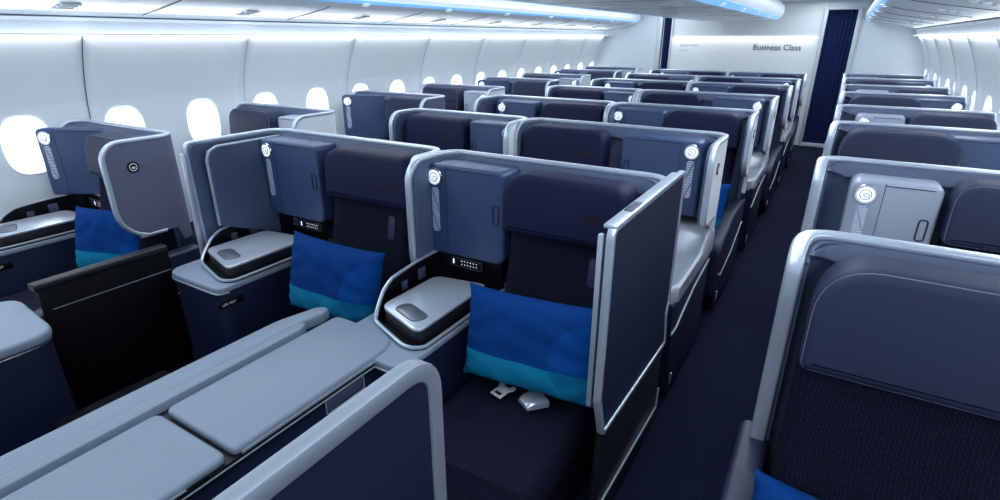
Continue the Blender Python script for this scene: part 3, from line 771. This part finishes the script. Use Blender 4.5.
def build_seat(p, root, m):
    xc = p['seat']; hw_ = p.get('hw', 0.235); lm = p.get('leather', 'leather')
    # backrest, slightly reclined, bolsters curving forward
    bm = bmesh.new()
    def back(u, v):
        x = xc + (u - 0.5) * 2 * hw_
        z = 0.42 + 0.60 * v
        e = abs(2 * u - 1); y = -0.36 + 0.16 * v - 0.028 * e ** 3 * (1 - e ** 12) + 0.02 * math.sin(v * PI) + (0.03 * e ** 20)
        return (x, y, z), (x, y + 0.10 - 0.04 * e ** 8, z + 0.01)
    add_slab(bm, back, 24, 12, 0.1)
    bmesh.ops.bevel(bm, geom=[e for e in bm.edges if e.calc_face_angle(0) > 0.9], offset=0.018, segments=3, affect='EDGES')
    obj('backrest', bm, 'fabric', root, m, ang=60)
    # headrest: thick padded slab with round upper corners
    hx = p.get('hx', 0.012); z0, z1 = p.get('h0', 0.972), p.get('hz', 1.205)
    bm = bmesh.new(); x0, x1 = xc - hw_ - hx, xc + hw_ + hx
    add_prism(bm, rpoly([(x0, z0), (x1, z0), (x1, z1), (x0, z1)], [0.03, 0.03, p.get('hr', 0.085), p.get('hr', 0.085)], 8), -0.255, -0.11, 'y', 0.028, 4)
    for v in bm.verts:      # curved inwards across the width, leaning back with height
        e = (v.co.x - xc) / hw_
        v.co.y += 0.018 - 0.022 * e * e + (v.co.z - z0) * 0.12
    hr = obj('headrest', bm, lm, root, m, ang=60)
    # piping along the outline of the headrest front
    out = rpoly([(x0 + .006, z0 + .006), (x1 - .006, z0 + .006), (x1 - .006, z1 - .006), (x0 + .006, z1 - .006)], [0.026, 0.026, p.get('hr', 0.085) - 0.004, p.get('hr', 0.085) - 0.004], 8)
    bm = bmesh.new(); pts = []
    for x, z in out:
        e = (x - xc) / hw_; pts.append((x, -0.243 + 0.018 - 0.022 * e * e + (z - z0) * 0.12, z))
    add_sweep(bm, pts, circ(0.0016, 5), closed=True, up=Vector((0, 1, 0))); obj('piping', bm, 'piping' if p.get('pipe') else 'navy_dk', hr, m)
    # printed airline lettering low on the right of the headrest (never mirrored)
    wx = m * xc; yb_ = -0.2565 + 0.018 - 0.022 * 0.3 + 0.06 * 0.12
    text('headrest_lettering', 'discover', 0.034, 'ink', (wx + 0.09, yb_ - 0.0085, z0 + 0.098), (PI / 2 - 0.10, 0, 0), hr, bold=0.0006)
    text('headrest_lettering', 'airlines', 0.016, 'ink', (wx + 0.09, yb_ - 0.0105, z0 + 0.076), (PI / 2 - 0.10, 0, 0), hr)
    # slim raised pocket on the backrest
    bm = bmesh.new(); px = xc + hw_ - 0.105
    add_prism(bm, rpoly([(px - 0.022, .815), (px + 0.022, .815), (px + 0.022, .925), (px - 0.022, .925)], 0.016, 5), -0.004, 0.004, 'y', 0.002)
    for v in bm.verts:
        e = abs(v.co.x - xc) / hw_; vv = (v.co.z - 0.42) / 0.6
        v.co.y += -0.36 + 0.16 * vv - 0.028 * e ** 3 * (1 - e ** 12) + 0.02 * math.sin(vv * PI)
    if p.get('pocket', True): obj('side_pocket', bm, 'pocket', root, m)
    else: bm.free()
    # seat cushion and leg rest
    bm = bmesh.new()
    def cush(u, v):
        x = xc + (u - 0.5) * 2 * (hw_ - 0.005); y = -0.36 - 0.56 * v; e = abs(2 * u - 1)
        z = 0.452 - 0.012 * math.sin(PI * v) + 0.012 * e ** 4 - 0.03 * e ** 16 - 0.03 * v ** 10
        return (x, y, z), (x, y, 0.30)
    add_slab(bm, cush, 24, 16, 0.1); obj('seat_cushion', bm, 'fabric', root, m, ang=60)
    bm = bmesh.new()
    def leg(u, v):
        x = xc + (u - 0.5) * 2 * (hw_ - 0.01); y = -0.925 - 0.20 * v; z = 0.425 - 0.30 * v
        return (x, y, z), (x, y + 0.07, z - 0.04)
    add_slab(bm, leg, 10, 6, 0.1); obj('leg_rest', bm, 'fabric', root, m, ang=60)
    bm = bmesh.new(); add_box(bm, xc - hw_ + 0.03, xc + hw_ - 0.03, -0.85, -0.15, 0.0, 0.30, 0.01); obj('seat_base', bm, 'navy_dk', root, m)
    # armrest wall on the open side of the seat
    ax = xc + hw_ + 0.02
    if p.get('arm', True):
        L_ = p.get('armlen', 0.90)
        bm = bmesh.new()
        add_prism(bm, rpoly([(-0.05, 0.03), (-0.05, 0.60), (-L_ * 0.55, 0.60), (-L_, 0.50), (-L_, 0.16), (-L_ + 0.08, 0.03)], [0, 0, 0.08, 0.10, 0.1, 0.02], 6), ax, ax + 0.085, 'x', 0.018, 3)
        am = obj('aisle_armrest', bm, 'navy', root, m)
        bm = bmesh.new(); pts = [(ax + 0.086, y, z) for y, z in ((-L_ + 0.03, 0.30), (-L_ + 0.10, 0.26), (-L_ * 0.5, 0.30), (-0.08, 0.42))]
        add_sweep(bm, pts, rrect(0.003, 0.004, 0.001, 1)); obj('trim_strip', bm, 'silver', am, m)
        bm = bmesh.new(); add_box(bm, ax + 0.084, ax + 0.092, -L_ + 0.06, -L_ + 0.075, 0.10, 0.16, 0.002); obj('foot_strip', bm, 'silver', am, m)

ROWW = ['first', 'second', 'third', 'fourth', 'fifth', 'sixth', 'seventh', 'eighth']
TYPES = {
 # console at the outside of the block (wide), and console at the middle of the block (narrow)
 'A': dict(W=1.205, locker=(0.095, 0.535), console=(0.045, 0.475), clen=0.79, seat=0.885, hw=0.25, lw=0.41, rw=0.24, zl=0.80, zr=0.60, rl=0.07, emblem='l', arm=False, open=True),
 'B': dict(W=1.035, px=0.12, locker=(0.012, 0.42), console=(0.015, 0.39), seat=0.69, hw=0.245, lw=0.32, rw=0.32, zl=0.72, zr=0.80, emblem='r', arm=True),
 'A1': dict(W=1.205, locker=(0.095, 0.535), console=(0.045, 0.475), clen=0.79, seat=0.885, hw=0.25, lw=0.55, rw=0.24, zl=0.62, zr=0.60, rt=0.03, arm=False),
 'B1': dict(W=1.035, px=0.12, locker=(0.012, 0.415), console=(0.015, 0.39), seat=0.69, hw=0.245, lw=0.31, rw=0.16, zl=0.68, zr=0.62, arm=False),
 'A2': dict(W=1.12, locker=(0.095, 0.47), console=(0.03, 0.41), clen=0.79, seat=0.80, hw=0.25, lw=0.41, rw=0.24, zl=0.80, zr=0.60, rl=0.07, arm=False),
 'B2': dict(W=0.955, px=0.08, locker=(0.012, 0.36), console=(0.015, 0.34), seat=0.63, hw=0.235, lw=0.32, rw=0.30, zl=0.72, zr=0.80, arm=True),
 # single suites along the walls: S console at the wall, T console at the aisle
 'S': dict(W=1.05, lang=30, lthk=0.06, locker=(0.0, 0.42), console=(0.02, 0.40), seat=0.765, hw=0.25, lw=0.16, rw=0.385, zl=0.70, zr=0.72, ldep=0.275, rl=0.15, emblem='r', leather='leather_side', outer='shell_lilac', arm=True, pipe=True),
 'T': dict(W=1.05, locker=(0.13, 0.43), console=(0.02, 0.40), seat=0.72, hw=0.225, lw=0.40, rw=0.14, zl=0.70, zr=0.66, leather='leather_side', locker_mat='locker_pale', arm=False, pipe=True),
 'SR': dict(W=0.95, locker=(0.03, 0.385), console=(0.02, 0.40), seat=0.60, hw=0.285, hr=0.13, h0=0.93, hx=0.0, lw=0.16, rw=0.12, zl=0.70, zr=0.50, pocket=False, leather='leather_side', arm=True, armlen=0.5, pipe=True, tw=0.021),
 'TR': dict(W=0.95, locker=(0.13, 0.43), console=(0.02, 0.40), seat=0.69, hw=0.225, lw=0.16, rw=0.14, zl=0.62, zr=0.66, leather='leather_side', locker_mat='locker_pale', arm=False, pipe=True, tw=0.021),
}
made = {}
def place(kind, mirror, x, y, row, block, where):
    """kind: suite type; x: console-side edge of the suite in the cabin; where: words for the labels"""
    p = TYPES[kind]; m = -1 if mirror else 1; key = (kind, mirror)
    if key not in made:
        s = thing('seat_shell', 's', 'seat shell'); build_shell(p, s, m)
        c = thing('side_console', 'c', 'console'); build_console(p, c, m)
        t = thing('business_seat', 't', 'seat'); build_seat(p, t, m)
        made[key] = [s, c, t]; items = made[key]
    else:
        items = [copy_tree(o) for o in made[key]]
    if row >= 3 and not (block == 'centre block' and kind == 'A' and mirror):   # consoles wholly hidden behind the shells in front
        stack = [items[1]]; 
        while stack:
            q = stack.pop(); stack += list(q.children); bpy.data.objects.remove(q)
        items = [items[0], None, items[2]]
    lk = 'pale silver locker' if p.get('locker_mat') else 'blue locker'
    rim = 'silver-rimmed'
    lab = ['silver-rimmed shell with %s, %s' % (lk, where),
           'navy console with metal armrest lid, %s' % where,
           'dark seat with padded headrest, %s' % where]
    for o, l, g in zip(items, lab, ('shells', 'consoles', 'seats')):
        if o is None: continue
        o.location = (x, y, 0); o['label'] = l
        o['group'] = '%s in the %s' % (g, block)
    return items
YC = [2.00, 3.12, 4.26, 5.46, 6.72, 7.86, 9.10]
YS = [1.60, 2.72, 3.96, 4.98, 6.22, 7.22, 8.42, 9.46]
XO = [0.0, 0.01, 0.03, 0.045, 0.055, 0.06, 0.06, 0.06]
XS = [0.0, 0.05, 0.075, 0.095, 0.11, 0.12, 0.13, 0.13]
XM = [0.0, 0.012, 0.02, 0.035, 0.05, 0.055, 0.055]
CL, CR = -2.69, -0.45
for i, y in enumerate(YC):
    r = ROWW[i]
    wl = 'left of centre pair, %s row from camera' % r
    wr = 'right of centre pair, %s row from camera' % r
    if i == 0:
        cl = place('A1', False, CL, y, i, 'centre block', wl); cr = place('B1', False, CL + 1.205, y, i, 'centre block', wr)
    elif i % 2 == 0:
        place('A2', False, CL + XM[i] + 0.085, y, i, 'centre block', wl); place('B', False, CL + XM[i] + 1.205, y, i, 'centre block', wr)
    else:
        place('B2', True, CL + XM[i] + 1.04, y, i, 'centre block', wl); place('A', True, CR + XM[i], y, i, 'centre block', wr)
for i, y in enumerate(YS):
    r = ROWW[i]
    wl = '%s from camera along left windows' % r
    wr = '%s from camera along right wall' % r
    if i % 2 == 0:
        place('S', False, -4.04 + XS[i], y, i, 'left window column', wl); place('SR', True, 0.93 + XO[i], y, i, 'right window column', wr)
    else:
        place('T', True, -3.0 + XS[i], y, i, 'left window column', wl); place('TR', False, -0.02 + XO[i], y, i, 'right window column', wr)

# door of the nearest right suite (sliding privacy door, kinked lower edge)
sh = cr[0]; ox, oy = CL + 1.205, YC[0]
X = CR - ox
def YL(y): return y - oy
bm = bmesh.new()
dp = [(YL(1.385), 0.495), (YL(2.145), 0.44), (YL(2.10), 0.60), (YL(2.115), 0.66), (YL(2.115), 1.215), (YL(1.33), 1.215), (YL(1.325), 0.66)]
rd = [0.012, 0.012, 0.02, 0.02, 0.02, 0.03, 0.03]
add_prism(bm, rpoly(dp, rd, 4), X - 0.012, X + 0.006, 'x')
door = obj('sliding_door', bm, 'navy', sh)
bm = bmesh.new(); rp = rpoly(dp, rd, 4)
add_sweep(bm, [(X, a, b) for a, b in rp], rrect(0.012, 0.009, 0.004, 2), closed=True, normals=[(1, 0, 0)] * len(rp)); obj('door_frame', bm, 'silver', door)
bm = bmesh.new(); add_box(bm, X - 0.028, X + 0.013, YL(1.335), YL(2.05), 1.212, 1.226, 0.006); obj('top_cap', bm, 'silver', door)
bm = bmesh.new(); add_box(bm, X - 0.040, X - 0.022, YL(1.330), YL(1.350), 0.62, 1.195, 0.005); obj('door_post', bm, 'silver', door)
bm = bmesh.new(); add_box(bm, X - 0.020, X + 0.006, YL(1.48), YL(1.58), 1.2255, 1.230, 0.002); obj('door_catch', bm, 'greydk', door)
bm = bmesh.new()
add_prism(bm, [(YL(1.37), 0.03), (YL(2.14), 0.03), (YL(2.14), 0.43), (YL(1.39), 0.485)], X - 0.02, X + 0.004, 'x', 0.004)
sk = obj('door_skirt', bm, 'navy_dk', sh)
bm = bmesh.new(); add_sweep(bm, [(X + 0.008, YL(a), b) for a, b in ((1.38, 0.16), (2.13, 0.10), (2.14, 0.20))], rrect(0.004, 0.004, 0.002, 1)); obj('skirt_trim', bm, 'silver', sk)
# second, inner leaf beside the nearest left suite with its bright post
sh = cl[0]
bm = bmesh.new(); add_prism(bm, rpoly([(-0.49, 0.79), (-0.06, 0.62), (-0.06, 1.19), (-0.49, 1.19)], [0.02, 0, 0, 0.07], 5), 0.085, 0.10, 'x'); il = obj('inner_leaf', bm, 'liner', sh)
bm = bmesh.new(); add_sweep(bm, [(0.0775, a, b) for a, b in ((-0.49, 0.79), (-0.49, 0.9), (-0.49, 1.13), (-0.475, 1.17), (-0.43, 1.19), (-0.2, 1.19), (-0.06, 1.19))], rrect(0.010, 0.006, 0.003, 2), normals=[(1, 0, 0)] * 7); obj('leaf_trim', bm, 'silver', il)
bm = bmesh.new(); add_box(bm, 0.0, 0.028, -0.585, -0.560, 0.45, 1.17, 0.008); obj('door_post', bm, 'silver', sh)

# seat belt tongue and buckle lying on the nearest right seat
seat = cr[2]; sx0, sy0 = -0.86 - (CL + 1.205), 1.44 - YC[0]
def placed(bm, x, y, z, rz, rx=0.0, k=1.25):
    mt = Matrix.Translation((x, y, z)) @ Matrix.Rotation(rz, 4, 'Z') @ Matrix.Rotation(rx, 4, 'X') @ Matrix.Scale(k, 4)
    for v in bm.verts: v.co = mt @ v.co
    return bm
bm = bmesh.new()
pl = [(-0.021, -0.030), (0.021, -0.030), (0.021, 0.006), (0.029, 0.018), (0.029, 0.032), (0.016, 0.034), (0.010, 0.020), (-0.010, 0.020), (-0.016, 0.034), (-0.029, 0.032), (-0.029, 0.018), (-0.021, 0.006)]
add_prism(bm, pl, 0, 0.004, 'z', 0.0008)
tg = obj('belt_tongue', placed(bm, sx0, sy0, 0.466, -0.25, 0.12), 'tongue', seat)
bm = bmesh.new(); add_box(bm, -0.012, 0.012, -0.022, -0.012, 0.0042, 0.005); obj('tongue_slot', placed(bm, sx0, sy0, 0.466, -0.25, 0.12), 'ink', tg)
bm = bmesh.new()
def buck(u, v):
    wv = 0.026 + 0.012 * v; x = (u - 0.5) * 2 * wv; y = -0.034 + 0.066 * v; e = abs(2 * u - 1)
    return (x, y, 0.026 - 0.006 * e ** 6 - 0.012 * (1 - v) ** 6 - 0.004 * v), (x, y, 0.0)
add_slab(bm, buck, 10, 10, 0.1); obj('belt_buckle', placed(bm, -0.735 - (CL + 1.205), 1.45 - YC[0], 0.455, -0.55), 'alu', seat, ang=50)
bm = bmesh.new(); add_prism(bm, [(-0.02, 0.028), (0.02, 0.028), (0.05, 0.16), (0.01, 0.16)], 0.0, 0.003, 'z'); obj('belt_strap', placed(bm, -0.735 - (CL + 1.205), 1.45 - YC[0], 0.458, -0.55), 'navy_dk', seat)

# pillows
def pillow(label, loc, rot, w_=0.50, h_=0.34, mirror=1):
    bm = bmesh.new(); n = 26
    A = {}
    for i in range(n + 1):
        for j in range(n + 1):
            u = 2 * i / n - 1; v = 2 * j / n - 1
            pinch = 1 - 0.07 * (1 - abs(u) ** 3) * abs(v) ** 6 - 0.0
            pinch2 = 1 - 0.06 * (1 - abs(v) ** 3) * abs(u) ** 6
            x = u * w_ / 2 * pinch2; z = v * h_ / 2 * pinch
            t = 0.078 * max(0, (1 - u ** 4)) ** 0.6 * max(0, (1 - v ** 4)) ** 0.6
            wr_ = 0.004 * math.sin(9 * u + 5 * v) * math.sin(7 * v - 3 * u) * (1 - u * u) + 0.003 * math.sin(22 * u * v + 3 * u)
            edge = abs(u) > 0.999 or abs(v) > 0.999
            A[(i, j, 0)] = bm.verts.new((x, -t + (0 if edge else wr_), z))
            A[(i, j, 1)] = A[(i, j, 0)] if edge else bm.verts.new((x, t * 0.8, z))
    for i in range(n):
        for j in range(n):
            for k in (0, 1):
                q = [A[(i, j, k)], A[(i + 1, j, k)], A[(i + 1, j + 1, k)], A[(i, j + 1, k)]]
                try: bm.faces.new(q if k == 0 else q[::-1])
                except ValueError: pass
    o = obj('pillow', bm, 'pillow', ang=80); o.location = loc; o.rotation_euler = rot
    return tag(o, label, 'pillow', 'blue pillows on the seats')
pillow('blue pillow with turquoise band, on the nearest right-hand seat of the centre pair', (-0.765, 1.50, 0.668), (math.radians(-14), math.radians(-2), math.radians(3)), 0.57, 0.36)
pillow('blue pillow with turquoise band, on the nearest left-hand seat of the centre pair', (-1.80, 1.52, 0.665), (math.radians(-12), math.radians(3), math.radians(6)), 0.52, 0.37)
pillow('blue pillow half hidden behind the lilac wing of the nearest left window suite', (-3.24, 1.26, 0.660), (math.radians(-14), math.radians(4), math.radians(30)), 0.40, 0.36)
pillow('blue pillow corner on the nearest seat by the right aisle at the bottom edge', (0.24, 1.17, 0.50), (math.radians(-30), math.radians(8), math.radians(6)), 0.50, 0.36)
pillow('blue pillow on the third-row right-aisle seat of the centre block', (-0.72, 3.66, 0.64), (math.radians(-14), 0, math.radians(-6)), 0.50, 0.36)
pillow('blue pillow, barely showing, on the fifth-row right-aisle seat of the centre block', (-0.72, 6.14, 0.64), (math.radians(-14), 0, math.radians(-6)), 0.50, 0.36)

# ================================================================ FRONT OF THE CENTRE BLOCK
# long lidded console beside the nearest right seat
fc = thing('lidded_console', 'long blue-grey lidded console in front of the nearest centre suites', 'console', (-1.4, 0.6, 0))
def fpoly(y0, y1, inset=0.0):
    return [(-1.578 + inset, y0), (-1.225, y0), (-1.225, y1), (-1.578 + inset, y1)]
def rel(pts, o=(-1.4, 0.6)): return [(a - o[0], b - o[1]) for a, b in pts]
bm = bmesh.new(); add_prism(bm, rel([(-1.57, -0.3), (-1.235, -0.3), (-1.235, 1.16), (-1.50, 1.16)]), 0.0, 0.612, 'z'); obj('console_body', bm, 'navy', fc)
bm = bmesh.new(); add_prism(bm, rel([(-1.60, -0.3), (-1.222, -0.3), (-1.222, 1.20), (-1.50, 1.34), (-1.60, 1.34)]), 0.612, 0.622, 'z'); obj('console_deck', bm, 'navy_dk', fc)
for y0_, y1_, rr in ((-0.3, 0.600, [0, 0.02, 0.03, 0.03]), (0.618, 1.31, [0.03, 0.02, 0.12, 0.04])):
    bm = bmesh.new(); add_prism(bm, rpoly(rel(fpoly(y0_, y1_, 0.012)), rr, 6), 0.622, 0.650, 'z', 0.010, 3); ld = obj('lid', bm, 'greytop', fc)
    bm = bmesh.new(); add_box(bm, -1.2245 + 1.4, -1.2195 + 1.4, y0_ - 0.6 + 0.02, y1_ - 0.6 - 0.12, 0.625, 0.632); obj('lid_edge_strip', bm, 'silver', ld)
bm = bmesh.new(); add_box(bm, 0.165, 0.180, -0.9, 0.66, 0.606, 0.612, 0.002); obj('side_strip', bm, 'silver', fc)
bm = bmesh.new(); add_box(bm, 0.163, 0.174, 0.34, 0.50, 0.556, 0.600, 0.004); lt = obj('latch', bm, 'greydk', fc)
bm = bmesh.new(); pts = [(0.175, a, b) for a, b in rpoly([(0.335, 0.550), (0.505, 0.550), (0.505, 0.604), (0.335, 0.604)], 0.008, 3)]; add_sweep(bm, pts, circ(0.0025, 5), closed=True, up=Vector((1, 0, 0))); obj('latch_frame', bm, 'silver', lt)
bm = bmesh.new(); add_box(bm, 0.172, 0.182, -0.18, -0.12, 0.622, 0.628, 0.001); add_box(bm, 0.172, 0.182, -0.10, -0.06, 0.622, 0.628, 0.001); obj('hinge_catch', bm, 'black', fc)
# stepped rail dividing the two front places
rl = thing('divider_rail', 'low stepped blue-grey rail running between the two front centre places', 'rail', (-1.75, 0.6, 0))
o_ = (-1.75, 0.6)
bm = bmesh.new(); add_prism(bm, rpoly(rel([(-1.74, -0.3), (-1.60, -0.3), (-1.60, 1.20), (-1.66, 1.32), (-1.73, 1.25)], o_), [0, 0, 0.02, 0.02, 0.02], 5), 0.0, 0.600, 'z'); obj('rail_body', bm, 'navy_dk', rl)
bm = bmesh.new(); add_prism(bm, rpoly(rel([(-1.76, -0.3), (-1.658, -0.3), (-1.652, 1.18), (-1.635, 1.30), (-1.65, 1.35), (-1.70, 1.33), (-1.745, 1.16)], o_), [0, 0, 0.03, 0.02, 0.02, 0.05, 0.3], 6), 0.596, 0.646, 'z', 0.010, 3); obj('outer_rail', bm, 'greytop', rl)
bm = bmesh.new(); add_prism(bm, rpoly(rel([(-1.656, -0.3), (-1.597, -0.3), (-1.597, 1.15), (-1.615, 1.20), (-1.650, 1.19)], o_), [0, 0, 0.02, 0.02, 0.02], 4), 0.596, 0.652, 'z', 0.005, 3); obj('inner_rail', bm, 'greytop', rl)
# rounded box in front of the nearest left place
fb = thing('footwell_box', 'rounded grey-topped navy box at the left edge of the photo', 'console', (-2.68, 0.35, 0))
q = [(-0.22, -0.65), (0.27, -0.65), (0.27, 0.31), (-0.20, 0.35)]
bm = bmesh.new(); add_prism(bm, rpoly(q, [0, 0, 0.10, 0.10], 6), 0.0, 0.60, 'z'); obj('box_body', bm, 'navy', fb)
bm = bmesh.new(); add_prism(bm, rpoly([(a * 1.03, b * 1.01) for a, b in q], [0, 0, 0.10, 0.11], 7), 0.600, 0.608, 'z', 0.002); obj('edge_strip', bm, 'chrome', fb)
bm = bmesh.new(); add_prism(bm, rpoly([(a * 1.05, b * 1.02) for a, b in q], [0, 0, 0.10, 0.11], 7), 0.612, 0.655, 'z', 0.014, 3); obj('box_top', bm, 'greytop', fb)
bm = bmesh.new(); add_box(bm, 0.272, 0.284, -0.02, 0.10, 0.598, 0.610, 0.002); obj('catch', bm, 'black', fb)
# black low panel on the aisle side of the nearest left place
bp = thing('aisle_panel', 'low black panel with thin silver line, beside the left aisle', 'panel', (-2.71, 1.0, 0))
bm = bmesh.new(); add_prism(bm, [(-0.27, 0.0), (0.27, 0.0), (0.27, 0.72), (-0.27, 0.73)], -0.012, 0.012, 'x', 0.003); obj('panel_body', bm, 'black', bp)
bm = bmesh.new(); add_prism(bm, rpoly([(-0.02, 0.718), (0.035, 0.718), (0.035, 0.748), (-0.02, 0.748)], 0.008, 3), -0.285, 0.26, 'y'); obj('top_rail', bm, 'navy_dk', bp)
bm = bmesh.new(); add_box(bm, 0.012, 0.015, -0.24, 0.265, 0.613, 0.617); obj('silver_line', bm, 'silver', bp)
# foot rest of the left place with a bright edge, seat rail beside it
fr = thing('footrest', 'black footrest with bright edge beside the divider rail', 'footrest', (-2.12, 0.78, 0))
bm = bmesh.new(); add_box(bm, -0.20, 0.10, -0.25, 0.18, 0.0, 0.34, 0.02); obj('footrest_pad', bm, 'black', fr)
bm = bmesh.new(); add_sweep(bm, [(0.02, -0.20, 0.345), (0.02, 0.06, 0.345), (0.06, 0.09, 0.345), (0.09, 0.09, 0.33)], rrect(0.003, 0.003, 0.001, 1)); obj('edge_line', bm, 'silver', fr)
# framed partition in the foreground
fp = thing('privacy_partition', 'navy partition with thick brushed silver frame in the foreground', 'partition', (-0.55, 0.2, 0))
ax_, bx_ = -0.5, 0.455
pp = [(ax_, 0.16), (bx_, 0.16), (bx_, 1.152), (ax_, 1.152)]
bm = bmesh.new(); add_prism(bm, rpoly(pp, [0, 0, 0.075, 0], 8), -0.010, 0.010, 'x'); obj('partition_panel', bm, 'navy', fp)
bm = bmesh.new(); rp = rpoly(pp, [0.01, 0.01, 0.075, 0.01], 8)
add_sweep(bm, [(0, a, b) for a, b in rp], rrect(0.016, 0.018, 0.005, 2), closed=True, normals=[(1, 0, 0)] * len(rp)); obj('partition_frame', bm, 'frame', fp)
bm = bmesh.new(); add_box(bm, -0.014, 0.014, -0.5, 0.455, 0.0, 0.16, 0.003); obj('partition_base', bm, 'navy_dk', fp)
